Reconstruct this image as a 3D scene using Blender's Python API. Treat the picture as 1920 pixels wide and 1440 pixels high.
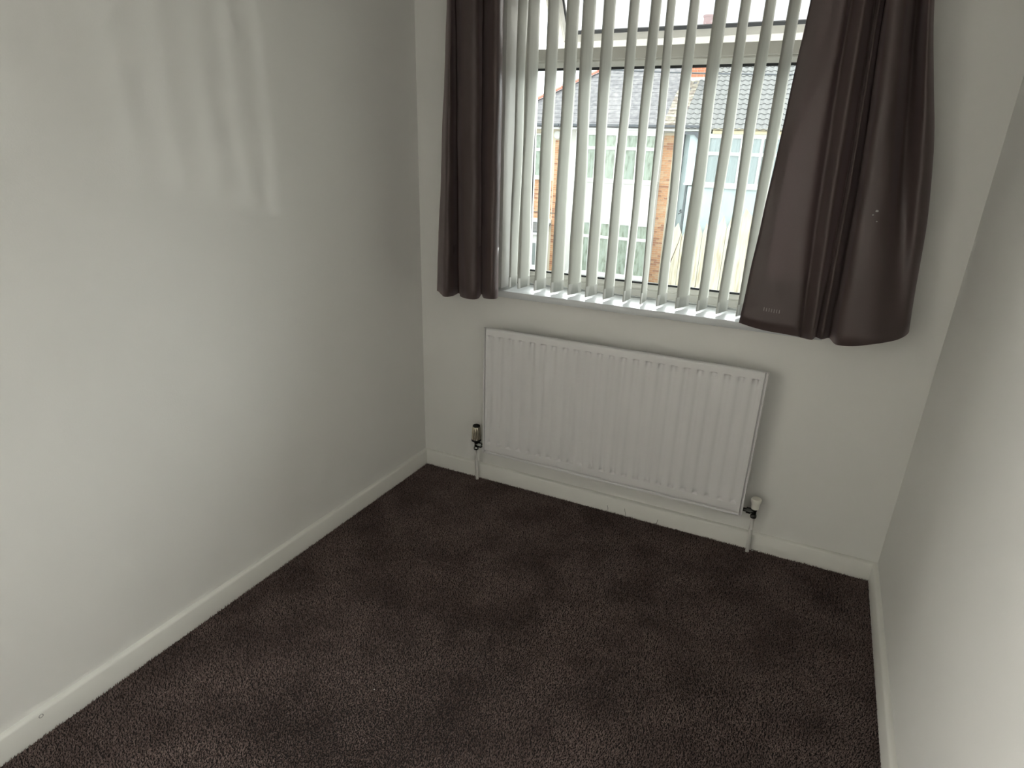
import bpy, bmesh, math, random
import numpy as np
from mathutils import Vector, Matrix, noise
random.seed(7); rng = np.random.default_rng(7)
R = math.radians
for o in list(bpy.data.objects): bpy.data.objects.remove(o)
scene = bpy.context.scene
COL = scene.collection

# ------------------------------------------------------------------ camera
cam_d = bpy.data.cameras.new('camera'); cam = bpy.data.objects.new('camera', cam_d); COL.objects.link(cam)
cam.location = (1.5943, -2.3842, 1.4891)
cam.rotation_euler = (1.19018, -0.03134, 0.44388)
cam_d.sensor_width = 36.0; cam_d.lens = 1160.275/1920*36.0
cam_d.shift_x = -7.4466/1920; cam_d.shift_y = 30.399/1920
cam_d.clip_start = 0.02; cam_d.clip_end = 300
scene.camera = cam
# ------------------------------------------------------------------ sky, sun, exposure
world = bpy.data.worlds.new('sky'); scene.world = world; world.use_nodes = True
bg = world.node_tree.nodes['Background']
bg.inputs[0].default_value = (0.92, 0.965, 1.0, 1); bg.inputs[1].default_value = 1.75
# hazy sun high beyond the houses opposite: very soft light falling into the room
sun_d = bpy.data.lights.new('sun', 'SUN'); sun_d.energy = 10.5; sun_d.angle = R(75); sun_d.color = (1, .985, .95)
sun = bpy.data.objects.new('sun', sun_d); COL.objects.link(sun)
sun.rotation_euler = Vector((-0.05, -0.80, -0.55)).to_track_quat('-Z', 'Y').to_euler()
# sunlight thrown back up from the street, from low down to the right
gl_d = bpy.data.lights.new('street_glint', 'SPOT'); gl_d.energy = 620; gl_d.spot_size = R(16); gl_d.spot_blend = .3
gl_d.shadow_soft_size = .18; gl_d.color = (1, .97, .88)
gl = bpy.data.objects.new('street_glint', gl_d); COL.objects.link(gl)
gl.location = (9.7, 12.5, -2.3)
gl.rotation_euler = (Vector((.75, .1, 1.55))-gl.location).to_track_quat('-Z', 'Y').to_euler()
# added fill light, unseen behind the camera, shining in through the doorway
ld_d = bpy.data.lights.new('landing_fill', 'AREA'); ld_d.shape = 'RECTANGLE'; ld_d.size = 1.3; ld_d.size_y = 1.3; ld_d.energy = 67; ld_d.color = (1, .99, .955)
ld = bpy.data.objects.new('landing_fill', ld_d); COL.objects.link(ld)
ld.location = (-1.30, -2.57, 1.50); ld.rotation_euler = (R(90), 0, R(-90))
vs = scene.view_settings
vs.view_transform = 'Standard'; vs.look = 'None'; vs.gamma = 1.0; vs.use_curve_mapping = False
vs.exposure = 1.0

# ------------------------------------------------------------------ materials
def new_mat(name):
    m = bpy.data.materials.new(name); m.use_nodes = True
    nt = m.node_tree; return m, nt, nt.nodes, nt.links, nt.nodes['Principled BSDF']
def plain(name, col, rough=.6, metal=0.0, bump=0.0, bscale=80.0, var=0.0, vscale=6.0, spec=.5, stretch=None):
    m, nt, N, L, P = new_mat(name)
    P.inputs['Base Color'].default_value = (*col, 1); P.inputs['Roughness'].default_value = rough
    P.inputs['Metallic'].default_value = metal; P.inputs['Specular IOR Level'].default_value = spec
    if bump or var:
        tc = N.new('ShaderNodeTexCoord'); vec = tc.outputs['Object']
        if stretch:
            mp = N.new('ShaderNodeMapping'); mp.inputs['Scale'].default_value = stretch
            L.new(vec, mp.inputs['Vector']); vec = mp.outputs['Vector']
    if bump:
        n = N.new('ShaderNodeTexNoise'); n.inputs['Scale'].default_value = bscale; n.inputs['Detail'].default_value = 4
        b = N.new('ShaderNodeBump'); b.inputs['Strength'].default_value = bump; b.inputs['Distance'].default_value = .004
        L.new(vec, n.inputs['Vector']); L.new(n.outputs['Fac'], b.inputs['Height']); L.new(b.outputs['Normal'], P.inputs['Normal'])
    if var:
        n2 = N.new('ShaderNodeTexNoise'); n2.inputs['Scale'].default_value = vscale; n2.inputs['Detail'].default_value = 5
        r = N.new('ShaderNodeValToRGB'); r.color_ramp.elements[0].position = .3; r.color_ramp.elements[1].position = .7
        r.color_ramp.elements[0].color = (*[c*(1-var) for c in col], 1)
        r.color_ramp.elements[1].color = (*[min(1, c*(1+var)) for c in col], 1)
        L.new(vec, n2.inputs['Vector']); L.new(n2.outputs['Fac'], r.inputs[0]); L.new(r.outputs[0], P.inputs['Base Color'])
    return m
def ramp_mat(name, cols, scale, rough=.85, detail=6, bump=0.0, stretch=None, lo=.3, hi=.7):
    m, nt, N, L, P = new_mat(name); P.inputs['Roughness'].default_value = rough
    tc = N.new('ShaderNodeTexCoord'); vec = tc.outputs['Object']
    if stretch:
        mp = N.new('ShaderNodeMapping'); mp.inputs['Scale'].default_value = stretch
        L.new(vec, mp.inputs['Vector']); vec = mp.outputs['Vector']
    n = N.new('ShaderNodeTexNoise'); n.inputs['Scale'].default_value = scale; n.inputs['Detail'].default_value = detail
    r = N.new('ShaderNodeValToRGB'); e = r.color_ramp.elements
    for i, c in enumerate(cols):
        p = lo+(hi-lo)*i/(len(cols)-1)
        if i == 0: e[0].position = p; e[0].color = (*c, 1)
        elif i == len(cols)-1: e[-1].position = p; e[-1].color = (*c, 1)
        else: k = e.new(p); k.color = (*c, 1)
    L.new(vec, n.inputs['Vector']); L.new(n.outputs['Fac'], r.inputs[0]); L.new(r.outputs[0], P.inputs['Base Color'])
    if bump:
        b = N.new('ShaderNodeBump'); b.inputs['Strength'].default_value = bump
        L.new(n.outputs['Fac'], b.inputs['Height']); L.new(b.outputs['Normal'], P.inputs['Normal'])
    return m
def fabric(name, col, trans, rough=.5, sheen=0.0, weave=900, spec=.3, stretch=(1, 1, 1), var=.1, tcol=None):
    m, nt, N, L, P = new_mat(name)
    tc = N.new('ShaderNodeTexCoord'); mp = N.new('ShaderNodeMapping'); mp.inputs['Scale'].default_value = stretch
    n = N.new('ShaderNodeTexNoise'); n.inputs['Scale'].default_value = weave; n.inputs['Detail'].default_value = 3
    r = N.new('ShaderNodeValToRGB'); r.color_ramp.elements[0].position = .3; r.color_ramp.elements[1].position = .7
    r.color_ramp.elements[0].color = (*[c*(1-var) for c in col], 1); r.color_ramp.elements[1].color = (*[c*(1+var) for c in col], 1)
    L.new(tc.outputs['Object'], mp.inputs['Vector']); L.new(mp.outputs['Vector'], n.inputs['Vector']); L.new(n.outputs['Fac'], r.inputs[0])
    L.new(r.outputs[0], P.inputs['Base Color'])
    b = N.new('ShaderNodeBump'); b.inputs['Strength'].default_value = .15; b.inputs['Distance'].default_value = .001
    L.new(n.outputs['Fac'], b.inputs['Height']); L.new(b.outputs['Normal'], P.inputs['Normal'])
    P.inputs['Roughness'].default_value = rough; P.inputs['Specular IOR Level'].default_value = spec
    P.inputs['Sheen Weight'].default_value = sheen; P.inputs['Sheen Tint'].default_value = (.85, .68, .68, 1); P.inputs['Sheen Roughness'].default_value = .4
    t = N.new('ShaderNodeBsdfTranslucent'); t.inputs[0].default_value = (*(tcol or col), 1)
    mx = N.new('ShaderNodeMixShader'); mx.inputs[0].default_value = trans
    L.new(P.outputs[0], mx.inputs[1]); L.new(t.outputs[0], mx.inputs[2])
    L.new(mx.outputs[0], N['Material Output'].inputs['Surface'])
    return m
def glass(name, specks=False):
    m, nt, N, L, P = new_mat(name); N.remove(P)
    t = N.new('ShaderNodeBsdfTransparent'); t.inputs[0].default_value = ((.56, .56, .55, 1) if specks else (.90, .93, .93, 1))
    g = N.new('ShaderNodeBsdfGlossy'); g.inputs['Roughness'].default_value = .02; g.inputs[0].default_value = (.9, .9, .9, 1)
    f = N.new('ShaderNodeFresnel'); f.inputs[0].default_value = 1.35
    mx = N.new('ShaderNodeMixShader'); L.new(f.outputs[0], mx.inputs[0]); L.new(t.outputs[0], mx.inputs[1]); L.new(g.outputs[0], mx.inputs[2])
    out = mx.outputs[0]
    if specks:   # dried rain drops and a dusty film on the fanlight
        tc = N.new('ShaderNodeTexCoord'); v = N.new('ShaderNodeTexVoronoi'); v.inputs['Scale'].default_value = 55; v.inputs['Randomness'].default_value = 1
        c = N.new('ShaderNodeMath'); c.operation = 'LESS_THAN'; c.inputs[1].default_value = .13
        L.new(tc.outputs['Object'], v.inputs['Vector']); L.new(v.outputs['Distance'], c.inputs[0])
        mul = N.new('ShaderNodeMath'); mul.operation = 'MULTIPLY_ADD'; mul.inputs[1].default_value = .22; mul.inputs[2].default_value = .14
        L.new(c.outputs[0], mul.inputs[0])
        d = N.new('ShaderNodeBsdfDiffuse'); d.inputs[0].default_value = (.5, .52, .54, 1)
        tl = N.new('ShaderNodeBsdfTranslucent'); tl.inputs[0].default_value = (.6, .64, .68, 1)
        ms = N.new('ShaderNodeMixShader'); ms.inputs[0].default_value = .5; L.new(d.outputs[0], ms.inputs[1]); L.new(tl.outputs[0], ms.inputs[2])
        m2 = N.new('ShaderNodeMixShader'); L.new(mul.outputs[0], m2.inputs[0]); L.new(out, m2.inputs[1]); L.new(ms.outputs[0], m2.inputs[2]); out = m2.outputs[0]
    L.new(out, N['Material Output'].inputs['Surface'])
    return m

WALL = plain('wall_paint', (.80, .79, .755), .75, bump=.06, bscale=220, var=.012, vscale=3)
CEIL = plain('ceiling_paint', (.62, .62, .60), .8, bump=.05, bscale=150)
TRIM = plain('trim_gloss', (.80, .79, .74), .35, bump=.05, bscale=40)
PVC = plain('window_pvc', (.74, .73, .68), .35, bump=.01)
SILL = plain('sill_board', (.66, .68, .69), .25)
GASK = plain('rubber_gasket', (.03, .033, .036), .6)
RAD = plain('radiator_enamel', (.77, .755, .75), .38, bump=.03, bscale=350)
RADP = plain('pipe_paint', (.74, .72, .68), .4)
CHROME = plain('chrome', (.62, .62, .60), .16, metal=1)
DARKM = plain('dark_brass', (.06, .06, .055), .3, metal=.8)
CREAM = plain('valve_cream', (.62, .58, .48), .3)
VCAP = plain('valve_cap_white', (.80, .78, .70), .4)
CURT = fabric('curtain_satin', (.122, .088, .083), .34, rough=.36, sheen=.5, weave=260, stretch=(1, 1, 14), spec=.6, var=.18, tcol=(.30, .225, .235))
BLIND = fabric('louvre_fabric', (.62, .62, .575), .28, rough=.8, weave=300, stretch=(1, 1, .03), var=.06, tcol=(.60, .61, .56))
BWT = fabric('louvre_pocket', (.66, .655, .62), .22, rough=.8, weave=300, stretch=(1, 1, .05), var=.04)
GLASS = glass('window_glass'); GLASS2 = glass('fanlight_glass', True)
CARPB = plain('carpet_backing', (.020, .014, .013), .95)
def carpet_mat():
    m, nt, N, L, P = new_mat('carpet_pile'); P.inputs['Roughness'].default_value = .9; P.inputs['Specular IOR Level'].default_value = .15
    P.inputs['Sheen Weight'].default_value = .25; P.inputs['Sheen Roughness'].default_value = .5; P.inputs['Sheen Tint'].default_value = (.5, .42, .4, 1)
    tc = N.new('ShaderNodeTexCoord')
    a = N.new('ShaderNodeTexNoise'); a.inputs['Scale'].default_value = 160; a.inputs['Detail'].default_value = 2
    b = N.new('ShaderNodeTexNoise'); b.inputs['Scale'].default_value = 5; b.inputs['Detail'].default_value = 4
    for n in (a, b): L.new(tc.outputs['Object'], n.inputs['Vector'])
    ra = N.new('ShaderNodeValToRGB'); ra.color_ramp.elements[0].position = .32; ra.color_ramp.elements[1].position = .68
    ra.color_ramp.elements[0].color = (.092, .061, .055, 1); ra.color_ramp.elements[1].color = (.275, .205, .187, 1)
    rb = N.new('ShaderNodeValToRGB'); rb.color_ramp.elements[0].position = .35; rb.color_ramp.elements[1].position = .6
    rb.color_ramp.elements[0].color = (.60, .575, .57, 1); rb.color_ramp.elements[1].color = (1, 1, 1, 1)
    mx = N.new('ShaderNodeMix'); mx.data_type = 'RGBA'; mx.blend_type = 'MULTIPLY'; mx.inputs['Factor'].default_value = 1
    L.new(a.outputs['Fac'], ra.inputs[0]); L.new(b.outputs['Fac'], rb.inputs[0])
    L.new(ra.outputs[0], mx.inputs['A']); L.new(rb.outputs[0], mx.inputs['B']); L.new(mx.outputs['Result'], P.inputs['Base Color'])
    return m
CARP = carpet_mat()
# outside
EW = .74
RENDER = plain('white_render', (EW, EW*.965, EW*.885), .9, var=.05, vscale=3)
XPVC = plain('house_window_pvc', (EW*1.02, EW*1.0, EW*.92), .5)
BRICKM = [plain('brick_orange', (.60, .32, .165), .9, var=.2, vscale=9), plain('brick_dark', (.42, .20, .11), .9, var=.2, vscale=9), plain('brick_pale', (.64, .40, .23), .9, var=.2, vscale=9)]
MORTAR = plain('mortar', (.66, .58, .44), .95)
CHIMB = plain('chimney_brick', (.55, .20, .11), .9, var=.25, vscale=9)
POTM = plain('chimney_pot_clay', (.60, .25, .22), .8)
LEAD = plain('lead_flashing', (.62, .60, .54), .8)
GREYP = plain('grey_plastic', (.12, .125, .13), .5)
SLATE = ramp_mat('slate', [(.11, .105, .106), (.175, .166, .166), (.24, .228, .216)], 7, bump=.3, detail=9)
LICHEN = ramp_mat('lichen_slate', [(.15, .10, .08), (.27, .23, .18), (.44, .41, .30)], 5, bump=.4, detail=8)
PANT = plain('concrete_tile', (.20, .197, .185), .9, var=.16, vscale=3)
RIDGE = plain('ridge_tile_red', (.50, .19, .13), .85, var=.15, vscale=6)
NET = ramp_mat('net_curtain', [(.46, .45, .33), (.78, .775, .62), (.86, .85, .72)], 7, detail=6, stretch=(1.6, 1, .55), rough=.9)
NETB = ramp_mat('white_blind', [(.74, .72, .69), (.86, .86, .83)], 14, detail=2, stretch=(2, 1, .02), rough=.9)
BLUE = plain('pale_blue_render', (.53, .60, .585), .9, var=.07, vscale=2)
CREAMW = ramp_mat('cream_boards', [(.52, .42, .27), (.70, .64, .48), (.76, .72, .58)], 3, detail=6, stretch=(4, 1, .4), rough=.9)
YFASC = plain('cream_fascia', (.66, .57, .38), .8)
ROAD = plain('road', (.16, .16, .155), .95, var=.1, vscale=1)
TWIG = plain('twig', (.14, .09, .05), .9)
PANEX = plain('house_pane', (.22, .24, .22), .15)

# ------------------------------------------------------------------ building helpers
WORLD = {}
def worldloc(o): return WORLD.get(o.name, Vector((0, 0, 0))) if o else Vector((0, 0, 0))
class MB:
    def __init__(s): s.v = []; s.f = []
    def add(s, vs, fs):
        k = len(s.v); s.v += [tuple(p) for p in vs]; s.f += [tuple(i+k for i in f) for f in fs]; return s
    def box(s, x0, x1, y0, y1, z0, z1):
        return s.add([(x0, y0, z0), (x1, y0, z0), (x1, y1, z0), (x0, y1, z0), (x0, y0, z1), (x1, y0, z1), (x1, y1, z1), (x0, y1, z1)],
                     [(0, 3, 2, 1), (4, 5, 6, 7), (0, 1, 5, 4), (1, 2, 6, 5), (2, 3, 7, 6), (3, 0, 4, 7)])
    def prism(s, poly, axis, a, b):      # poly of 2-D points extruded along an axis
        n = len(poly)
        def P(p, t): return {'x': (t, p[0], p[1]), 'y': (p[0], t, p[1]), 'z': (p[0], p[1], t)}[axis]
        return s.add([P(p, a) for p in poly]+[P(p, b) for p in poly],
                     [tuple(range(n))[::-1], tuple(range(n, 2*n))]+[(i, (i+1) % n, n+(i+1) % n, n+i) for i in range(n)])
    def lathe(s, prof, c, n=20):         # prof (radius, z)
        vs = []; fs = []
        for r, z in prof:
            for i in range(n):
                a = 2*math.pi*i/n; vs.append((c[0]+r*math.cos(a), c[1]+r*math.sin(a), c[2]+z))
        for j in range(len(prof)-1):
            for i in range(n): fs.append((j*n+i, j*n+(i+1) % n, (j+1)*n+(i+1) % n, (j+1)*n+i))
        fs.append(tuple(range(n))[::-1]); fs.append(tuple(range((len(prof)-1)*n, len(prof)*n)))
        return s.add(vs, fs)
    def tube(s, pts, r, n=10):
        pts = [Vector(p) for p in pts]; vs = []; fs = []
        rr = r if isinstance(r, (list, tuple)) else [r]*len(pts)
        up = Vector((0, 0, 1))
        for i, p in enumerate(pts):
            d = (pts[min(i+1, len(pts)-1)]-pts[max(i-1, 0)]).normalized()
            a = d.cross(up)
            if a.length < .05: a = d.cross(Vector((1, 0, 0)))
            a.normalize(); b = d.cross(a)
            for k in range(n):
                t = 2*math.pi*k/n; vs.append(p+(a*math.cos(t)+b*math.sin(t))*rr[i])
        for i in range(len(pts)-1):
            for k in range(n): fs.append((i*n+k, i*n+(k+1) % n, (i+1)*n+(k+1) % n, (i+1)*n+k))
        fs.append(tuple(range(n))[::-1]); fs.append(tuple(range((len(pts)-1)*n, len(pts)*n)))
        return s.add(vs, fs)
    def build(s, name, mat, parent=None, origin=None, smooth=False, bevel=0, seg=2, fix=True):
        o0 = Vector(origin) if origin is not None else worldloc(parent)
        me = bpy.data.meshes.new(name)
        me.from_pydata([tuple(Vector(p)-o0) for p in s.v], [], s.f); me.update()
        if fix:
            bm = bmesh.new(); bm.from_mesh(me); bmesh.ops.recalc_face_normals(bm, faces=bm.faces); bm.to_mesh(me); bm.free()
        me.materials.append(mat)
        if smooth:
            me.polygons.foreach_set('use_smooth', [True]*len(me.polygons))
            if smooth != 2: me.set_sharp_from_angle(angle=R(38))
        o = bpy.data.objects.new(name, me); COL.objects.link(o)
        if parent: o.parent = parent; o.location = o0-worldloc(parent)
        else: o.location = o0
        WORLD[o.name] = o0.copy()
        if bevel:
            b = o.modifiers.new('bevel', 'BEVEL'); b.width = bevel; b.segments = seg; b.limit_method = 'ANGLE'; b.angle_limit = R(40)
        return o
def tag(o, label, cat, group=None, kind=None):
    if label: o['label'] = label
    if cat: o['category'] = cat
    if group: o['group'] = group
    if kind: o['kind'] = kind
    return o
def thing(name, loc, label, cat, group=None, kind=None):
    o = bpy.data.objects.new(name, None); COL.objects.link(o); o.location = loc; o.empty_display_size = .1
    WORLD[o.name] = Vector(loc); return tag(o, label, cat, group, kind)
def share(name, me, parent, loc):
    o = bpy.data.objects.new(name, me); COL.objects.link(o); o.parent = parent; o.location = Vector(loc)-worldloc(parent)
    return o

# ------------------------------------------------------------------ the room
W = 2.0396; DEP = -3.05; H = 2.40
HS, TS, RO = .0794, .0178, .008
def xl(y): return 0.0212*y             # left wall runs very slightly out of square
def xr(y): return W+0.00993*y
OX0, OX1, OZ0, OZ1 = .408, 1.625, .913, 2.205    # window opening
YF0, YF1 = .150, .222                             # window frame depth
tag(MB().prism([(xl(DEP)-.12, DEP-.12), (xr(DEP)+.12, DEP-.12), (W+.12, .28), (-.12, .28)], 'z', -.16, 0).build('floor', CARPB), 'dark carpeted floor of the small bedroom', 'floor', kind='structure')
tag(MB().prism([(xl(DEP)-.12, DEP-.12), (xr(DEP)+.12, DEP-.12), (W+.12, .28), (-.12, .28)], 'z', H, H+.16).build('ceiling', CEIL), 'plain white ceiling above the room', 'ceiling', kind='structure')
m = MB()
m.box(-.12, OX0, 0, .28, 0, H); m.box(OX1, W+.12, 0, .28, 0, H); m.box(OX0, OX1, 0, .28, 0, OZ0); m.box(OX0, OX1, 0, .28, OZ1, H)
tag(m.build('wall_back', WALL), 'off-white wall with the window and radiator', 'wall', kind='structure')
DY0, DY1, DZ = -2.95, -2.19, 1.98      # unseen doorway added in the left wall to let the fill light in
m = MB()
def lseg(ya, yb, z0, z1): m.prism([(xl(ya)-.12, ya), (xl(ya), ya), (xl(yb), yb), (xl(yb)-.12, yb)], 'z', z0, z1)
lseg(DY1, 0, 0, H); lseg(DEP-.12, DY0, 0, H); lseg(DY0, DY1, DZ, H)
tag(m.build('wall_left', WALL), 'bare off-white wall on the left with faint light stripes', 'wall', kind='structure')
tag(MB().prism([(xr(DEP), DEP-.12), (xr(DEP)+.12, DEP-.12), (W+.12, 0), (W, 0)], 'z', 0, H).build('wall_right', WALL), 'bare off-white wall on the right side', 'wall', kind='structure')
tag(MB().box(xl(DEP)-.12, xr(DEP)+.12, DEP-.12, DEP, 0, H).build('wall_front', WALL), 'plain off-white wall behind the camera', 'wall', kind='structure')
# unseen landing added to house the fill light, framed like a window
LX = -1.36; LA, LB = -3.5, -1.6; LR = xl(DEP)-.13
m = MB(); m.box(LX-.1, LR, LA-.1, LA, 0, H); m.box(LX-.1, LR, LB, LB+.1, 0, H)
tag(m.build('wall_landing_ends', WALL), 'off-white end walls of the added landing', 'wall', kind='structure')
tag(MB().box(LX-.1, LX, LA, LB, 0, H).build('wall_landing', WALL), 'off-white far wall of the added landing', 'wall', kind='structure')
tag(MB().box(LX-.1, LR, LA-.1, LB+.1, -.16, 0).build('floor_landing', CARPB), 'dark carpeted floor of the added landing', 'floor', kind='structure')
tag(MB().box(LX-.1, LR, LA-.1, LB+.1, H, H+.16).build('ceiling_landing', CEIL), 'white ceiling of the added landing', 'ceiling', kind='structure')
m = MB(); m.box(LX, LX+.05, -3.28, -3.23, .74, 2.16); m.box(LX, LX+.05, -1.91, -1.86, .74, 2.16); m.box(LX, LX+.05, -3.23, -1.91, .74, .79); m.box(LX, LX+.05, -3.23, -1.91, 2.11, 2.16)
w = thing('fill_frame', (LX, -2.57, .74), 'white frame added around the fill light on the landing', 'window', kind='structure')
m.build('frame', PVC, w, bevel=.003)

def skirting(name, pts, label):
    # profile swept between mitred ends; pts = [(wall point, inward point), ...] as xy pairs
    prof = [(0, 0), (1, 0), (1, HS-RO), (.86, HS-RO*.42), (.62, HS-.0012), (.30, HS), (0, HS)]
    m = MB(); vs = []; n = len(prof)
    for (wx, wy), (ix, iy) in pts:
        for t, z in prof: vs.append((wx+(ix-wx)*t, wy+(iy-wy)*t, z))
    fs = []
    for j in range(len(pts)-1):
        for i in range(n): fs.append((j*n+i, j*n+(i+1) % n, (j+1)*n+(i+1) % n, (j+1)*n+i))
    fs += [tuple(range(n))[::-1], tuple(range((len(pts)-1)*n, len(pts)*n))]
    m.add(vs, fs); o = m.build(name, TRIM, smooth=True); tag(o, label, 'skirting board', kind='structure'); return o
skirting('baseboard_back', [((0, 0), (TS, -TS)), ((W, 0), (W-TS, -TS))], 'white skirting board under the radiator')
def lp(y): return ((xl(y), y), (xl(y)+TS, y))
bl = skirting('baseboard_left', [((0, 0), (TS, -TS)), lp(-1.0), lp(-2.12)], 'white skirting board along the left wall')
def rp(y): return ((xr(y), y), (xr(y)-TS, y))
skirting('baseboard_right', [((W, 0), (W-TS, -TS)), rp(-1.0), rp(-2.0), rp(DEP)], 'white skirting board along the right wall')
# painted-over screw head dimple in the left skirting
sc = MB(); a = Vector((xl(-1.812)+TS, -1.812, .066))
vs = []; fs = []; n = 16
for r, d in ((.0062, .0002), (.0052, .0010), (.0040, .0004), (.0026, -.0012), (.0, -.0014)):
    for i in range(n): t = 2*math.pi*i/n; vs.append((a.x+d, a.y+r*math.cos(t), a.z+r*math.sin(t)))
for j in range(4):
    for i in range(n): fs.append((j*n+i, j*n+(i+1) % n, (j+1)*n+(i+1) % n, (j+1)*n+i))
sc.add(vs, fs); o = sc.build('screw_head', plain('screw_paint', (.42, .41, .39), .35), bl, smooth=True); o['label'] = 'painted-over screw head in skirting'

# unseen door added with the doorway, folded back on to the landing side
d = thing('door_1', (xl(DY0)-.12, DY0, 0), 'unseen white door added standing open behind the camera', 'door', kind='structure')
MB().box(xl(DY0)-.12-.77, xl(DY0)-.13, DY0-.05, DY0-.01, .006, 1.97).build('leaf', TRIM, d, bevel=.003)
m = MB(); x = xl(DY0)
m.box(x+.004, x+.022, DY0-.07, DY0, 0, DZ+.07); m.box(x+.004, x+.022, DY1, DY1+.06, 0, DZ+.07); m.box(x+.004, x+.022, DY0, DY1, DZ, DZ+.07)
m.build('architrave', TRIM, d, bevel=.003)
MB().tube([(x-.80, DY0-.01, 1.0), (x-.80, DY0+.03, 1.0), (x-.70, DY0+.03, 1.0)], .009).build('handle', CHROME, d, smooth=True)

# carpet: thousands of small leaning tufts
def carpet():
    sp = .0046
    gx = np.arange(-.02, W, sp); gy = np.arange(-2.62, -TS+.002, sp)
    X, Y = np.meshgrid(gx, gy); X = X.ravel()+rng.uniform(-.5, .5, X.size)*sp; Y = Y.ravel()+rng.uniform(-.5, .5, Y.size)*sp
    keep = (X > .0212*Y+TS-.001) & (X < W+.00993*Y-TS+.001) & (Y < -TS+.002); X = X[keep]; Y = Y[keep]; n = X.size
    lo = np.sin(X*5.1+1.3*np.sin(Y*3.7))+np.sin(Y*6.3+1.7*np.sin(X*4.1)+.8)
    ang = 1.2+lo*.9+rng.normal(0, 1.1, n); lean = rng.uniform(.001, .0045, n); h = rng.uniform(.005, .0095, n)
    r = rng.uniform(.0016, .0026, n); ph = rng.uniform(0, 6.28, n)
    V = np.zeros((n, 4, 3), np.float32)
    for k in range(3):
        V[:, k, 0] = X+r*np.cos(ph+k*2.094); V[:, k, 1] = Y+r*np.sin(ph+k*2.094); V[:, k, 2] = .0002
    V[:, 3, 0] = X+lean*np.cos(ang); V[:, 3, 1] = Y+lean*np.sin(ang); V[:, 3, 2] = h
    F = np.array([[0, 1, 3], [1, 2, 3], [2, 0, 3]])
    idx = (np.arange(n)[:, None, None]*4+F[None]).reshape(-1).astype(np.int32)
    me = bpy.data.meshes.new('carpet_pile'); me.vertices.add(n*4); me.vertices.foreach_set('co', V.ravel())
    me.loops.add(idx.size); me.loops.foreach_set('vertex_index', idx)
    me.polygons.add(n*3); me.polygons.foreach_set('loop_start', np.arange(0, n*9, 3, dtype=np.int32))
    me.update(calc_edges=True); me.validate()
    me.materials.append(CARP); o = bpy.data.objects.new('carpet_pile', me); COL.objects.link(o)
    tag(o, 'dark chocolate brown twist-pile carpet covering the floor', 'carpet', kind='stuff')
carpet()

# ------------------------------------------------------------------ window
tag(MB().prism([(YF0+.001, .9426), (-.034, .9426), (-.0385, .9410), (-.0408, .9370), (-.0408, .9185), (-.0385, .9148), (-.034, .9135), (YF0+.001, .9135)], 'x', OX0-.055, OX1+.055).build('window_sill', SILL, smooth=True),
    'white painted window sill board below the vertical blind', 'window sill', kind='structure')
win = thing('window_1', ((OX0+OX1)/2, YF0, .9426), 'white plastic window with open fanlight above one large pane', 'window', kind='structure')
IX0, IX1 = OX0+.030, OX1-.030
B0, B1 = .9426, .990                  # bottom rail
T0, T1 = 1.812, 1.869                 # transom
HD0, HD1 = 2.145, OZ1
def pvc(name, x0, x1, y0, y1, z0, z1, parent=win, bev=.004): return MB().box(x0, x1, y0, y1, z0, z1).build(name, PVC, parent, bevel=bev)
pvc('jamb', OX0, IX0, YF0, YF1, B0, HD1); pvc('jamb', IX1, OX1, YF0, YF1, B0, HD1)
pvc('bottom_rail', IX0, IX1, YF0+.004, YF1, B0, B1-.012); pvc('head_rail', IX0, IX1, YF0, YF1, HD0, HD1)
pvc('transom', IX0, IX1, YF0, YF1, T0+.014, T1)
MB().box(OX0, OX1, YF0-.003, YF0+.01, .9426, .9500).build('sealant_strip', plain('sealant', (.55, .56, .56), .5), win, bevel=.002)
def bead(x0, x1, z0, z1, up, parent=win):   # sloping glazing bead between frame face and pane
    if up: poly = [(YF0+.006, z0), (YF0+.006, z0+.006), (YF0+.022, z1), (YF1-.02, z1), (YF1-.02, z0)]
    else: poly = [(YF0+.006, z1), (YF0+.006, z1-.006), (YF0+.022, z0), (YF1-.02, z0), (YF1-.02, z1)]
    return MB().prism(poly, 'x', x0, x1).build('glazing_bead', PVC, parent, bevel=.0015)
bead(IX0, IX1, B1-.012, B1+.008, True); bead(IX0, IX1, T0-.008, T0+.014, False)
for xa, s in ((IX0, 1), (IX1, -1)):
    p = [(xa, YF0+.006), (xa+s*.006, YF0+.006), (xa+s*.020, YF0+.022), (xa+s*.020, YF1-.02), (xa, YF1-.02)]
    MB().prism(p, 'z', B1+.008, T0-.008).build('glazing_bead', PVC, win, bevel=.0015)
gx0, gx1, gz0, gz1 = IX0+.020, IX1-.020, B1+.008, T0-.008
m = MB(); yy0, yy1 = YF0+.024, YF0+.030
m.box(gx0-.002, gx1+.002, yy0, yy1, gz0-.004, gz0+.008); m.box(gx0-.002, gx1+.002, yy0, yy1, gz1-.009, gz1+.004)
m.box(gx0-.004, gx0+.004, yy0, yy1, gz0, gz1); m.box(gx1-.004, gx1+.004, yy0, yy1, gz0, gz1)
m.build('gasket', GASK, win)
MB().box(gx0-.004, gx1+.004, yy1, yy1+.004, gz0-.005, gz1+.005).build('pane', GLASS, win)
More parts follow.
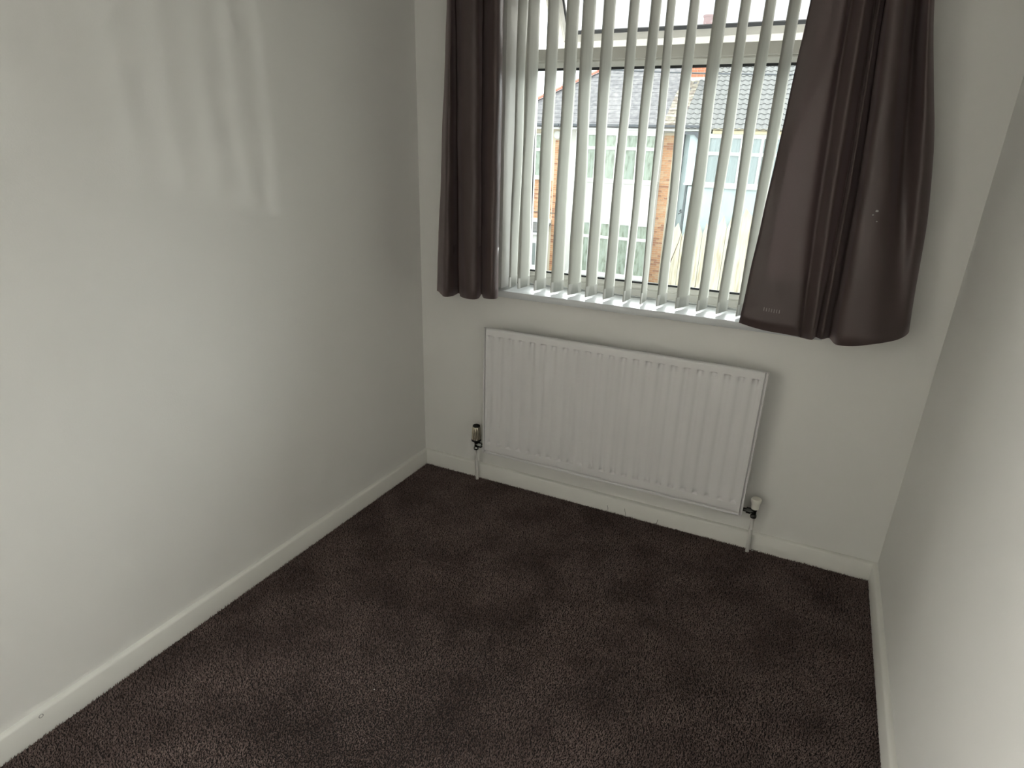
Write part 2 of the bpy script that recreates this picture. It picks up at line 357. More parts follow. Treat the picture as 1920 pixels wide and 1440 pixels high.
# the fanlight sash, hinged along its top and pushed open
hy, hz, SL, th = .188, 2.140, .302, R(35)
sash = bpy.data.objects.new('fanlight_sash', None); COL.objects.link(sash); sash.parent = win
sash.location = Vector((0, hy, hz))-Vector((0, WORLD['window_1'].y, WORLD['window_1'].z)); sash.location.x = 0-WORLD['window_1'].x
sash.rotation_euler = (th, 0, 0); sash['label'] = 'fanlight sash pushed open outwards at the bottom'
sx0, sx1 = OX0+.044, OX1-.044; fw = .058
def sp_(name, mb, mat=PVC, bev=.003):
    o = mb.build(name, mat, None, origin=(0, 0, 0), bevel=bev); o.parent = sash; o.location = (0, 0, 0); return o
# local: x across, y outward (pane normal), -z down the sash
sp_('stile', MB().box(sx0, sx0+fw, 0, .052, -SL, 0)); sp_('stile', MB().box(sx1-fw, sx1, 0, .052, -SL, 0))
sp_('rail', MB().box(sx0+fw, sx1-fw, 0, .052, -.045, 0)); sp_('rail', MB().box(sx0+fw, sx1-fw, 0, .052, -SL, -SL+.040))
sp_('glazing_bead', MB().prism([(-.003, -SL+.028), (-.003, -SL+.034), (.014, -SL+.056), (.04, -SL+.056), (.04, -SL+.028)], 'x', sx0+fw-.012, sx1-fw+.012), bev=.001)
for xa, s in ((sx0+fw-.014, 1), (sx1-fw+.014, -1)):
    sp_('glazing_bead', MB().prism([(xa, -.003), (xa+s*.006, -.003), (xa+s*.024, .014), (xa+s*.024, .04), (xa, .04)], 'z', -SL+.034, -.05), bev=.001)
m = MB(); m.box(sx0+fw, sx1-fw, .012, .019, -SL+.055, -SL+.068); m.box(sx0+fw+.008, sx0+fw+.015, .012, .019, -SL+.056, -.045); m.box(sx1-fw-.015, sx1-fw-.008, .012, .019, -SL+.056, -.045); m.box(sx0+fw, sx1-fw, .012, .019, -.051, -.045)
sp_('gasket', m, GASK, 0)
m = MB(); m.box(sx0+.002, sx1-.002, .0525, .058, -SL+.002, -SL+.010)
sp_('weather_seal', m, GASK, 0)
sp_('pane', MB().box(sx0+fw-.002, sx1-fw+.002, .020, .024, -SL+.04, -.04), GLASS2, 0)
sp_('stay_arm', MB().box(sx0+.01, sx0+.024, .0, .005, -.2, -.02), CHROME, 0)

# ------------------------------------------------------------------ vertical blind
bl_t = thing('vertical_blind', ((OX0+OX1)/2, .045, OZ1), 'cream vertical blind with louvres turned open in the window', 'blind')
MB().box(OX0+.006, OX1-.006, .022, .068, OZ1-.036, OZ1-.001).build('headrail', PVC, bl_t, bevel=.004)
LV = [(.4430, 93, .4520, 90), (.4938, 81.5, .4976, 86.5), (.5705, 80, .5763, 82.5), (.6492, 75, .6510, 81.5), (.7266, 73.5, .7129, 79.5),
      (.8002, 77.5, .7882, 81), (.8751, 78.5, .8787, 85), (.9523, 86, .9542, 81.5), (1.0198, 89.5, 1.0068, 85), (1.0930, 77.5, 1.0838, 81.5),
      (1.1730, 67.5, 1.1734, 71.5), (1.2490, 73.5, 1.2502, 76.5), (1.3233, 71.5, 1.3256, 75), (1.3962, 70.5, 1.3998, 70.5), (1.470, 72, 1.473, 72), (1.545, 74, 1.547, 73)]
LW = .089; ZB, ZT = .951, OZ1-.045
def louvre(i, xb, tb, xt, tt):
    vs = []; fs = []; nz, nw = 26, 5; rnd = random.Random(i*17+3); ph = rnd.uniform(0, 6.3); am = rnd.uniform(.5, 1)
    zt0 = 2.0
    for j in range(nz+1):
        z = ZB+(ZT-ZB)*j/nz; q = (z-ZB)/(zt0-ZB)
        s = max(0, 1-abs(q-.36)/.30); wob = .0045*am*math.sin(z*8.5+ph)*math.sin(math.pi*min(1, q*.95))
        x = xb+(xt-xb)*q+wob*.7; t = R(tb+(tt-tb)*q+am*3.0*math.sin(z*6.3+ph*2)*math.sin(math.pi*min(1, q*.9)))
        for k in range(nw+1):
            u = k/nw-.5; bow = .0035*(1-4*u*u)
            vs.append((x+u*LW*math.cos(t)+bow*math.sin(t), .045+u*LW*math.sin(t)-bow*math.cos(t), z))
    for j in range(nz):
        for k in range(nw): a = j*(nw+1)+k; fs.append((a, a+1, a+nw+2, a+nw+1))
    o = MB().add(vs, fs).build('louvre', BLIND, bl_t, smooth=2, fix=False)
    s = o.modifiers.new('thickness', 'SOLIDIFY'); s.thickness = .0006
    # stitched pocket with the flat bottom weight
    t = R(tb); c, sn = math.cos(t), math.sin(t); m = MB(); pv = []
    for z in (ZB-.0015, ZB+.042):
        for a, b in ((-.502, -.0022), (.502, -.0022), (.502, .0022), (-.502, .0022)):
            pv.append((xb+a*LW*c-b*sn, .045+a*LW*sn+b*c, z))
    m.add(pv, [(0, 3, 2, 1), (4, 5, 6, 7), (0, 1, 5, 4), (1, 2, 6, 5), (2, 3, 7, 6), (3, 0, 4, 7)])
    w = m.build('bottom_pocket', BWT, o, bevel=.001)
    m = MB(); cx, cy = xt+(xt-xb)*.15, .045
    m.box(cx-.006, cx+.006, cy-.006, cy+.006, ZT-.004, OZ1-.034); m.build('hanger', PVC, o, bevel=.001)
    return o
for i, a in enumerate(LV): louvre(i, *a)
# bottom link chains between the louvres, room side and window side
def chain(far):
    pts = []
    for i, (xb, tb, xt, tt) in enumerate(LV):
        t = R(tb); s = .47 if far else -.49
        pts.append(Vector((xb+s*LW*math.cos(t), .045+s*LW*math.sin(t), ZB+.020)))
    path = []
    for a, b in zip(pts[:-1], pts[1:]):
        for k in range(6):
            f = k/6; p = a.lerp(b, f); p.z -= .010*4*f*(1-f); path.append(p)
    path.append(pts[-1])
    MB().tube(path, .0009, 5).build('link_chain', PVC, bl_t)
chain(True)

# ------------------------------------------------------------------ curtains
RC = [[[1.45, -0.075, 1.937], [1.4266, -0.07, 1.4441], [1.4007, -0.065, 0.9447]], [[1.4987, -0.088, 1.9318], [1.4841, -0.088, 1.4469], [1.4898, -0.088, 0.9354]], [[1.5445, -0.1036, 1.9263], [1.5517, -0.1036, 1.45], [1.5922, -0.1109, 0.9349]], [[1.5622, -0.0746, 1.9308], [1.5821, -0.0819, 1.4509], [1.6115, -0.0891, 0.9268]], [[1.5957, -0.1326, 1.9179], [1.6165, -0.1326, 1.4532], [1.6465, -0.1326, 0.9354]], [[1.6208, -0.0601, 1.9303], [1.6475, -0.0601, 1.4533], [1.6575, -0.0746, 0.9322]], [[1.6338, -0.1036, 1.9213], [1.6595, -0.1109, 1.4547], [1.6769, -0.1181, 0.9383]], [[1.6488, -0.0383, 1.9329], [1.6826, -0.0383, 1.4545], [1.7014, -0.0528, 0.9297]], [[1.6569, -0.1399, 1.9131], [1.6945, -0.1399, 1.4566], [1.7204, -0.1399, 0.9321]], [[1.6783, -0.1616, 1.9078], [1.7256, -0.1616, 1.4583], [1.7705, -0.1616, 0.9401]], [[1.7015, -0.1326, 1.912], [1.7584, -0.1471, 1.4595], [1.8287, -0.1587, 0.9557]], [[1.7221, -0.0383, 1.9288], [1.7913, -0.0819, 1.4598], [1.8658, -0.1399, 0.9638]], [[1.7403, -0.0456, 1.9264], [1.8136, -0.0819, 1.4608], [1.8917, -0.1181, 0.9694]], [[1.7527, -0.1326, 1.9091], [1.8427, -0.1181, 1.4626], [1.9136, -0.0964, 0.9798]], [[1.7686, -0.0891, 1.9165], [1.8725, -0.0819, 1.4633], [1.9257, -0.0601, 0.9872]], [[1.7639, -0.03, 1.9281], [1.8691, -0.03, 1.4623], [1.9216, -0.03, 0.9904]]]
LC = [[[0.1674, -0.0311, 2.017], [0.1383, -0.0311, 1.4921], [0.1041, -0.0311, 0.9023]], [[0.238, -0.1326, 1.9938], [0.2231, -0.1326, 1.4926], [0.2029, -0.1326, 0.9063]], [[0.2363, -0.1036, 1.9994], [0.2349, -0.1036, 1.4934], [0.2253, -0.1036, 0.906]], [[0.2091, -0.0383, 2.0133], [0.2161, -0.0383, 1.494], [0.2163, -0.0383, 0.9049]], [[0.2718, -0.1181, 1.9946], [0.2774, -0.1181, 1.4942], [0.2814, -0.1181, 0.9109]], [[0.3383, -0.1616, 1.9826], [0.3448, -0.1616, 1.4953], [0.3424, -0.1616, 0.9174]], [[0.3648, -0.1399, 1.9853], [0.3699, -0.1399, 1.4963], [0.3708, -0.1399, 0.9191]], [[0.3271, -0.0383, 2.0067], [0.3266, -0.0383, 1.4969], [0.3311, -0.0383, 0.9163]], [[0.3839, -0.1036, 1.9911], [0.3759, -0.1036, 1.4971], [0.3791, -0.1036, 0.9179]], [[0.4364, -0.1471, 1.9799], [0.4356, -0.1471, 1.4979], [0.4322, -0.1471, 0.9258]], [[0.443, -0.1109, 1.9865], [0.4465, -0.1109, 1.4988], [0.4432, -0.1109, 0.9249]], [[0.407, -0.0311, 2.0037], [0.4086, -0.0311, 1.4992], [0.4049, -0.0311, 0.9308]]]
def cr(p0, p1, p2, p3, t):
    return .5*((2*p1)+(-p0+p2)*t+(2*p0-5*p1+4*p2-p3)*t*t+(-p0+3*p1-3*p2+p3)*t**3)
def crpath(P, sub):
    P = [np.array(p, float) for p in P]; out = []
    for i in range(len(P)-1):
        a = P[i-1] if i else 2*P[0]-P[1]; d = P[i+2] if i+2 < len(P) else 2*P[-1]-P[-2]
        for k in range(sub): out.append(cr(a, P[i], P[i+1], d, k/sub))
    out.append(P[-1]); return out
def curtain_grid(C, seed, zt=2.262):
    cols = []
    for col in C:
        a, b, c = [np.array(p) for p in col]
        s = (a-b)/(a[2]-b[2])*(zt-a[2]); top = a+s*np.array([.6, .3, 1.0]); top[2] = zt
        cols.append(crpath([top, a, b, c], 14))
    rows = [crpath([cols[k][j] for k in range(len(cols))], 7) for j in range(len(cols[0]))]
    G = np.array(rows)
    nr, nc = G.shape[:2]
    for j in range(nr):
        for k in range(nc):
            x, y, z = G[j, k]; f = min(1, (2.262-z)/.25)
            w = noise.noise(Vector((x*22+seed, y*14, z*5.0)))*.0035+noise.noise(Vector((x*60+seed, y*20, z*13)))*.0012
            G[j, k, 1] += w*f; G[j, k, 0] += w*.6*f
    return G
def sheet(G, name, parent, mat, thick, off=0.0, rows=None, colsl=None):
    A = G if rows is None else G[rows]
    if colsl is not None: A = A[:, colsl]
    nr, nc = A.shape[:2]; A = A.copy(); A[:, :, 1] += off
    vs = [tuple(p) for p in A.reshape(-1, 3)]; fs = [(j*nc+k, j*nc+k+1, (j+1)*nc+k+1, (j+1)*nc+k) for j in range(nr-1) for k in range(nc-1)]
    o = MB().add(vs, fs).build(name, mat, parent, smooth=2, fix=False)
    s = o.modifiers.new('thickness', 'SOLIDIFY'); s.thickness = thick; s.offset = 0
    return o
def curtain(C, seed, label, basex):
    t = thing('curtain', (basex, -.09, .91), label, 'curtain', 'pair of brown window curtains')
    G = curtain_grid(C, seed)
    p = sheet(G, 'drape', t, CURT, .0012)
    sheet(G, 'hem', p, CURT, .0010, off=.0030, rows=slice(-6, None))
    tp = G[0]; m = MB()
    for k in range(0, len(tp)-1, 6):
        x, y, z = tp[k]; m2 = MB(); m2.tube([(x, -.095+.016*math.cos(a), 2.278+.016*math.sin(a)) for a in np.linspace(0, 6.283, 15)], .002, 6)
        m2.build('curtain_ring', CHROME, t)
    return t, p, G
lcur, lp_, LG = curtain(LC, 3.1, 'narrow brown satin curtain in tight folds, left of the blind', .28)
rcur, rp_, RG = curtain(RC, 11.7, 'wide brown satin curtain flaring out, right of the blind', 1.65)
# side hem strip along the inner edge of the wide curtain, pale flecks on its big fold
sheet(RG, 'side_hem', rp_, CURT, .0010, off=.0026, colsl=slice(0, 6))
FLECK = plain('dried_paint', (.62, .60, .58), .6)
def on_curtain(x, z):
    d = (RG[:, :, 0]-x)**2+(RG[:, :, 2]-z)**2; d = d+(RG[:, :, 1] > -.09)*9; j, k = np.unravel_index(np.argmin(d), d.shape); return RG[j, k]
for x, z, r in ((1.746, 1.360, .0052), (1.738, 1.348, .0028), (1.752, 1.330, .0026)):
    q = on_curtain(x, z); m = MB(); n = 9
    ring = [(x+r*math.cos(6.283*i/n)*random.uniform(.7, 1.2), z+r*.7*math.sin(6.283*i/n)*random.uniform(.7, 1.2)) for i in range(n)]
    m.prism(ring, 'y', q[1]-.0045, q[1]+.001).build('paint_fleck', FLECK, rp_)
# short pale row of stitches on the wide curtain's hem
STI = plain('hem_stitches', (.42, .37, .36), .6)
for i in range(7):
    x = 1.478+.0085*i; q = RG[-3, np.argmin((RG[-3, :42, 0]-x)**2)]
    MB().box(x-.0011, x+.0011, q[1]-.0024, q[1]-.0004, q[2]-.006, q[2]+.006).build('stitch', STI, rp_)
pole = thing('curtain_pole', (1.02, -.095, 2.30), 'thin chrome curtain pole above the window', 'curtain pole')
MB().tube([(.08, -.095, 2.285), (1.96, -.095, 2.285)], .0105, 14).build('rod', CHROME, pole, smooth=True)
for x in (.07, 1.97): MB().lathe([(.004, -.02), (.016, -.012), (.02, 0), (.016, .012), (.004, .02)], (x, -.095, 2.285), 14).build('finial', CHROME, pole, smooth=True)
for x in (.13, 1.91):
    m = MB(); m.tube([(x, -.0005, 2.26), (x, -.095, 2.272)], .006, 8); m.box(x-.02, x+.02, -.006, 0, 2.235, 2.285); m.build('bracket', CHROME, pole)

# ------------------------------------------------------------------ radiator
rad = thing('radiator', (.954, -.06, .183), 'white pressed-steel panel radiator under the window', 'radiator')
RX0, RX1, RZ0, RZ1, RY = .3733, 1.5346, .1833, .7833, -.0918
FX0, FP, NF = .4082, (1.4937-.4082)/22, 23
FZ0, FZ1 = .232, .754
def flute_depth(x, z):
    k = round((x-FX0)/FP)
    if not 0 <= k < NF: return 0.0
    a = abs(x-(FX0+k*FP))/(FP*.40)
    if a >= 1: return 0.0
    e = min(z-FZ0, FZ1-z); end = min(1, max(0, e/.0055)); end = end*end*(3-2*end)
    body = .0062*(.5+.5*math.cos(math.pi*a))
    b = abs(x-(FX0+k*FP))/(FP*.23)               # pressed-in dimple at each end of the channel
    dim = .0150*(max(0, 1-b*b))**.6*min(1, max(0, 1-(e-.008)/.030)) if b < 1 else 0
    return max(body, dim)*end
def rad_panel():
    xs = [RX0+.013]
    for k in range(NF):
        c = FX0+k*FP
        for f in (-.40, -.31, -.23, -.20, -.15, -.08, 0, .08, .15, .20, .23, .31, .40): xs.append(c+FP*f)
    xs.append(RX1-.013)
    ends = [0, .0012, .0024, .0036, .0046, .0056, .009, .014, .020, .028, .038]
    zs = [RZ0+.022, FZ0-.004]+[FZ0+e for e in ends]+list(np.linspace(FZ0+.06, FZ1-.06, 4))+[FZ1-e for e in ends[::-1]]+[FZ1+.004, RZ1-.010]
    nx = len(xs); vs = []
    ring = [[(x, RY+flute_depth(x, z), z) for x in xs] for z in zs]
    def edge(z, dy): return [(x, RY+dy, z) for x in xs]
    full = [edge(RZ0, .0175), edge(RZ0, .0030), edge(RZ0+.002, .0012), edge(RZ0+.007, .0012), edge(RZ0+.009, .0030), edge(RZ0+.0100, .0095), edge(RZ0+.0140, .0095), edge(RZ0+.0152, .0030), edge(RZ0+.0175, .0008)]+ring+[edge(RZ1-.006, .0003), edge(RZ1-.0028, .0016), edge(RZ1-.0008, .0042), edge(RZ1, .0085), edge(RZ1, .0175)]
    for r in full: vs += r
    n = len(full); fs = [(j*nx+i, j*nx+i+1, (j+1)*nx+i+1, (j+1)*nx+i) for j in range(n-1) for i in range(nx-1)]
    return MB().add(vs, fs).build('front_panel', RAD, rad, smooth=True, fix=False)
fp_ = rad_panel()
# side rims with the rolled edge, rear panel and convector fins
for x0, x1, s in ((RX0, RX0+.013, 1), (RX1-.013, RX1, -1)):
    xa, xb = (x0, x1) if s > 0 else (x1, x0)
    p = [(xa, RY+.0175), (xa, RY+.0045), (xa+s*.0015, RY+.0012), (xa+s*.0060, RY+.0012), (xa+s*.0072, RY+.0085), (xa+s*.0098, RY+.0085), (xa+s*.0108, RY+.0020), (xa+s*.0125, RY), (xa+s*.0132, RY+.0175)]
    MB().prism(p, 'z', RZ0, RZ1-.001).build('side_rim', RAD, rad, smooth=True)
MB().box(RX0+.006, RX1-.006, RY+.0165, RY+.019, RZ0+.003, RZ1-.003).build('back_panel', RAD, rad)
m = MB(); x = RX0+.05; i = 0
zz = [(RX0+.04+.0125*k, RY+.0195 if k % 2 else RY+.044) for k in range(int((RX1-RX0-.08)/.0125))]
poly = zz+[(a, b+.001) for a, b in zz[::-1]]
vs = []; fs = []; n = len(zz)
for z in (RZ0+.05, RZ1-.05):
    for a, b in zz: vs.append((a, b, z))
for k in range(n-1): fs.append((k, k+1, n+k+1, n+k))
m.add(vs, fs).build('convector_fins', RAD, rad, fix=False)
for x in (.62, 1.29):
    m = MB(); m.box(x-.015, x+.015, RY+.045, -.0005, .26, .70); m.build('wall_bracket', RAD, rad)
# valves: chrome lockshield on the left, white capped wheel on the right, painted tails
def valve(x, left):
    s = 1 if left else -1; xe = RX0+.004 if left else RX1-.004; vy = -.055
    v = MB()
    v.lathe([(.004, 0), (.0115, .001), (.0125, .006), (.0115, .013), (.0095, .015), (.0085, .030), (.0105, .033), (.0105, .045), (.009, .047)], (x, vy, .172), 18)
    v.tube([(x, vy, .199), (x+s*.016, vy, .199)], .0085, 14); v.tube([(x+s*.012, vy, .199), (x+s*.030, vy, .199)], .0125, 6)
    v.tube([(x+s*.028, vy, .199), (xe+s*.01, vy, .199)], .0075, 12); v.tube([(xe+s*.008, vy, .199), (xe+s*.008, RY+.02, .199)], .007, 8)
    b = v.build('valve', plain('valve_chrome', (.30, .31, .30), .22, metal=1) if left else DARKM, rad, smooth=True)
    b['label'] = 'chrome valve with ribbed metal head' if left else 'dark valve with white cap'
    if left:
        MB().lathe([(.012, 0), (.0225, .001), (.0235, .005), (.0225, .010), (.016, .011)], (x, vy, .217), 24).build('collar', DARKM, b, smooth=True)
        m = MB(); n = 48; prof = [(.0215, .228), (.0205, .234), (.0198, .262), (.0185, .286), (.0165, .292)]
        vs = []; fs = []
        for r, z in prof:
            for i in range(n):
                rr = r*(1+.055*(1 if (i//2) % 2 else -1)) if .232 < z < .288 else r
                a = 6.2832*i/n; vs.append((x+rr*math.cos(a), vy+rr*math.sin(a), z))
        for j in range(len(prof)-1):
            for i in range(n): fs.append((j*n+i, j*n+(i+1) % n, (j+1)*n+(i+1) % n, (j+1)*n+i))
        fs += [tuple(range((len(prof)-1)*n, len(prof)*n))]
        m.add(vs, fs).build('head', plain('chrome_warm', (.66, .60, .48), .22, metal=.85), b, smooth=True)
        MB().lathe([(.0160, .0), (.0175, .001), (.0170, .006), (.0130, .0085), (.0125, .0055), (.004, .005)], (x, vy, .291), 24).build('head_cap', DARKM, b, smooth=True)
    else:
        MB().lathe([(.010, 0), (.0145, .001), (.0150, .012), (.0165, .026), (.0195, .031), (.0200, .041), (.0175, .0455), (.010, .0475), (.002, .048)], (x, vy, .213), 24).build('cap', VCAP, b, smooth=True)
    p = MB().tube([(x, vy, .176), (x, vy, .12), (x-.001*s, vy+.008, .085), (x-.002*s, vy+.015, .05), (x-.003*s, vy+.018, .001)], .0078, 14).build('pipe', RADP, rad, smooth=True)
    return b
valve(.3225, True); valve(1.5765, False)

# ------------------------------------------------------------------ loose bits on the floor edge
FIB = plain('dark_fibre', (.06, .05, .045), .9)
for pts, lab in (([(.979, -.020, .012), (.978, -.0185, .022), (.974, -.0183, .034)], 'dark loose carpet fibre against the skirting, leftmost of three'),
                 ([(1.061, -.020, .006), (1.058, -.0185, .020), (1.053, -.0183, .040)], 'long dark loose carpet fibre against the skirting, middle of three'),
                 ([(1.196, -.022, .004), (1.201, -.0185, .014), (1.203, -.0183, .028)], 'dark loose carpet fibre against the skirting, nearest the right valve')):
    tag(MB().tube(pts, .0007, 5).build('carpet_fibre', FIB), lab, 'fibre', 'loose fibres on the skirting')
LINT = plain('white_lint', (.7, .69, .66), .9)
def lint(x, y, r, lab):
    m = MB(); n = 8; vs = []
    m.lathe([(r*.3, 0), (r, .001), (r*.8, .0022), (r*.2, .003)], (x, y, .0055), n)
    tag(m.build('lint_speck', LINT, smooth=True), lab, 'lint', 'specks on the carpet')
lint(1.598, -.030, .0034, 'white speck on the carpet beside the right radiator pipe')
lint(.667, -1.30, .0022, 'tiny white speck in the middle of the brown carpet')

# ------------------------------------------------------------------ across the street
GZ = -2.75
tag(MB().box(-40, 40, .6, 60, GZ-.2, GZ).build('street', ROAD), 'grey street between the two rows of houses', 'street', kind='structure')
BL, BH, BJ = .215, .065, .010
bme = []
for mt in BRICKM+[CHIMB]:
    mm = MB().box(-BL/2, BL/2, -.008, .05, -BH/2, BH/2); o = mm.build('brick', mt, None, origin=(0, 0, 0)); bme.append(o.data); bpy.data.objects.remove(o)
    mm = MB().box(-(BL-BJ)/4, (BL-BJ)/4, -.008, .05, -BH/2, BH/2); o = mm.build('brick_half', mt, None, origin=(0, 0, 0)); bme.append(o.data); bpy.data.objects.remove(o)
def bricks(parent, x0, x1, z0, z1, y, kinds=(0, 0, 0, 1, 2), seed=0):
    rnd = random.Random(seed); row = 0; z = z0+BH/2+BJ/2; cnt = 0
    hw = (BL-BJ)/2
    while z+BH/2 <= z1+.001:
        x = x0
        if row % 2:
            share('brick', bme[2*rnd.choice(kinds)+1], parent, (x+hw/2, y, z)); x += hw+BJ; cnt += 1
        while x+hw <= x1+.02:
            if x+BL <= x1+.02: share('brick', bme[2*rnd.choice(kinds)], parent, (x+BL/2, y, z)); x += BL+BJ
            else: share('brick', bme[2*rnd.choice(kinds)+1], parent, (x+hw/2, y, z)); x += hw+BJ
            cnt += 1
        z += BH+BJ; row += 1
    return cnt
def house_window(parent, name, x0, x1, z0, z1, y, mull, trans, net, fr=.055, mat=XPVC, yd=.06):
    m = MB()
    m.box(x0, x0+fr, y, y+yd, z0, z1); m.box(x1-fr, x1, y, y+yd, z0, z1); m.box(x0+fr, x1-fr, y, y+yd, z0, z0+fr); m.box(x0+fr, x1-fr, y, y+yd, z1-fr, z1)
    f = m.build(name, mat, parent)
    xs = [x0+fr*.5]+list(mull)+[x1-fr*.5]; zs = [z0+fr*.5]+list(trans)+[z1-fr*.5]
    for x in mull: MB().box(x-.04, x+.04, y-.006, y+yd, z0+fr, z1-fr).build('mullion', mat, f)
    for z in trans:
        for i in range(len(xs)-1): MB().box(xs[i]+.04*(i > 0), xs[i+1]-.04*(i < len(xs)-2), y-.003, y+yd, z-.05, z+.05).build('glazing_bar', mat, f)
    for i in range(len(xs)-1):
        for j in range(len(zs)-1): MB().box(xs[i], xs[i+1], y+.03, y+.038, zs[j], zs[j+1]).build('pane', GLASS, f)
    m = MB(); nn = int((x1-x0)/.045); vs = []; fs = []
    for k in range(nn+1):
        x = x0+.03+(x1-x0-.06)*k/nn; yy = y+.066+.012*math.sin(k*1.9)+.008*math.sin(k*.7)
        vs += [(x, yy, z0+.03), (x, yy, z1-.03)]
    for k in range(nn): fs.append((2*k, 2*k+2, 2*k+3, 2*k+1))
    m.add(vs, fs).build('net_curtain', net, f, fix=False)
    return f
kR = math.tan(R(35)); EY = 19.4; EZ = 2.5+(EY-19.6)*kR
def rz(y): return 2.5+(y-19.6)*kR
RYD = 23.3; RZD = rz(RYD)

# --- left brick house
h1 = thing('brick_house', (-9.0, 20.2, GZ), 'orange brick house with a white upstairs window across the street, leftmost', 'house', 'houses across the street')
m = MB(); m.box(-10.2, -8.62, 20.0, 20.3, GZ, 2.42); m.box(-7.86, -7.16, 20.0, 20.3, GZ, 2.42); m.box(-8.62, -7.86, 20.0, 20.3, GZ, .60); m.box(-8.62, -7.86, 20.0, 20.3, 2.17, 2.42)
m.box(-10.2, -7.16, 20.6, 26.8, GZ, 2.42); m.box(-8.62, -7.86, 20.28, 20.6, .6, 2.17)
w1 = m.build('wall', MORTAR, h1)
n1 = bricks(w1, -7.485, -7.165, GZ+.05, 1.98, 20.0, seed=1)
n2 = bricks(w1, -8.42, -7.52, -.78, .58, 20.0, kinds=(0, 0, 2, 1), seed=2)
house_window(h1, 'window', -8.62, -7.87, .68, 2.16, 19.96, (), (1.625,), NET)
MB().box(-8.66, -7.82, 19.90, 20.02, .60, .69).build('window_ledge', XPVC, h1)
MB().box(-10.2, -7.16, 19.97, 19.995, -.575, -.555).build('cable', GREYP, h1)
m = MB(); n = 24; vs = []; fs = []
for r, dy in ((.15, 0), (.15, -.05), (.13, -.075), (.07, -.085), (.0, -.087)):
    for i in range(n): a = 6.2832*i/n; vs.append((-7.40+r*math.cos(a), 19.99+dy, 2.12+.95*r*math.sin(a)))
for j in range(4):
    for i in range(n): fs.append((j*n+i, j*n+(i+1) % n, (j+1)*n+(i+1) % n, (j+1)*n+i))
m.add(vs, fs).build('alarm_box', XPVC, h1, smooth=True)
# porch
p = MB().box(-9.4, -7.56, 19.3, 20.0, GZ, -1.27).build('porch', RENDER, h1)
MB().prism([(19.15, -1.22), (19.15, -1.16), (19.99, -.93), (19.99, -.99)], 'x', -9.5, -7.5).build('canopy', PANT, p)
MB().box(-9.5, -7.5, 19.16, 19.20, -1.30, -1.20).build('fascia_board', XPVC, p); MB().box(-9.5, -7.5, 19.93, 19.99, -.93, -.80).build('flashing', XPVC, p)
MB().box(-7.92, -7.80, 19.285, 19.299, -2.42, -1.62).build('porch_window', PANEX, p)

# --- middle white house with the bay
h2 = thing('white_bay_house', (-5.2, 20.2, GZ), 'white rendered house with two-storey bay window, lace nets and brick pier', 'house', 'houses across the street')
w2 = MB().box(-7.14, -2.98, 20.0, 20.3, GZ, 2.42).build('wall', RENDER, h2)
MB().box(-7.14, -2.98, 20.35, 26.8, GZ, 2.42).build('rear', RENDER, h2)
pr = MB().box(-3.56, -3.205, 19.93, 20.0, GZ, 2.25).build('brick_pier', MORTAR, h2)
n3 = bricks(pr, -3.565, -3.20, GZ+.05, 2.20, 19.93, seed=3)
bx0, bx1, by = -6.53, -3.66, 19.5
bay = MB().box(bx0, bx1, by, 20.0, -.70, .62).build('bay_panel', RENDER, h2)
MB().box(bx0, bx1, by, 20.0, GZ, -2.52).build('bay_plinth', RENDER, h2)
MB().box(bx0, bx1, by, 20.0, 2.19, 2.31).build('bay_fascia', XPVC, h2)
MB().box(bx0-.04, bx1+.04, by-.05, 20.0, .62, .70).build('bay_sill', XPVC, h2)
MB().box(bx0-.04, bx1+.04, by-.05, 20.0, -2.60, -2.52).build('bay_sill', XPVC, h2)
for za, zb, tr in ((.70, 2.19, 1.73), (-2.52, -.70, -1.22)):
    house_window(h2, 'bay_window', bx0, bx1, za, zb, by+.01, (-5.78, -5.05, -4.33), (tr,), NET)
    for x0, x1 in ((bx0, bx0+.05), (bx1-.05, bx1)): MB().box(x0, x1, by+.075, 20.0, za, zb).build('bay_cheek', XPVC, h2)

# --- pale blue house
h3 = thing('pale_blue_house', (0.2, 20.2, GZ), 'pale blue rendered house with white blinds in its bay, rightmost across the street', 'house', 'houses across the street')
MB().box(-2.98, 9.0, 20.0, 20.3, GZ, 2.42).build('wall', BLUE, h3); MB().box(-2.975, 9.0, 20.35, 26.8, GZ, 2.42).build('rear', BLUE, h3)
c0, c1, cy = -2.64, 1.6, 19.5
MB().box(c0, -2.06, cy, 20.0, .72, 2.22).build('bay_side_panel', BLUE, h3); MB().box(c0+.12, c1, cy+.02, 20.0, GZ, .64).build('bay_panel', BLUE, h3)
MB().box(-2.10, c1+.04, cy-.06, 20.0, .63, .74).build('bay_sill', XPVC, h3); MB().box(c0-.02, -2.40, cy-.05, 20.0, .68, .74).build('side_ledge', XPVC, h3)
MB().box(-2.06, c1, cy, 20.0, 2.17, 2.24).build('bay_head', XPVC, h3)
MB().box(-1.95, c1, cy-.05, 20.0, 2.24, 2.33).build('bay_fascia', YFASC, h3); MB().box(-1.95, c1, cy-.10, 20.0, 2.345, 2.40).build('bay_gutter', YFASC, h3)
house_window(h3, 'bay_window', -2.06, c1, .74, 2.17, cy+.01, (-1.62, -1.02, -.42, .18, .78), (1.66,), NETB)
house_window(h3, 'window', 3.4, 5.4, .74, 2.17, 19.93, (4.06, 4.74), (1.66,), NETB)
house_window(h3, 'window', 3.4, 5.4, -2.0, -.5, 19.93, (4.06, 4.74), (-1.0,), NETB)
MB().box(6.2, 7.15, 19.94, 19.999, GZ, -.6).build('front_door', XPVC, h3, bevel=.01)
MB().tube([(-2.90, 19.92, 2.33), (-2.90, 19.92, GZ)], .035, 10).build('downpipe', GREYP, h3, smooth=True)
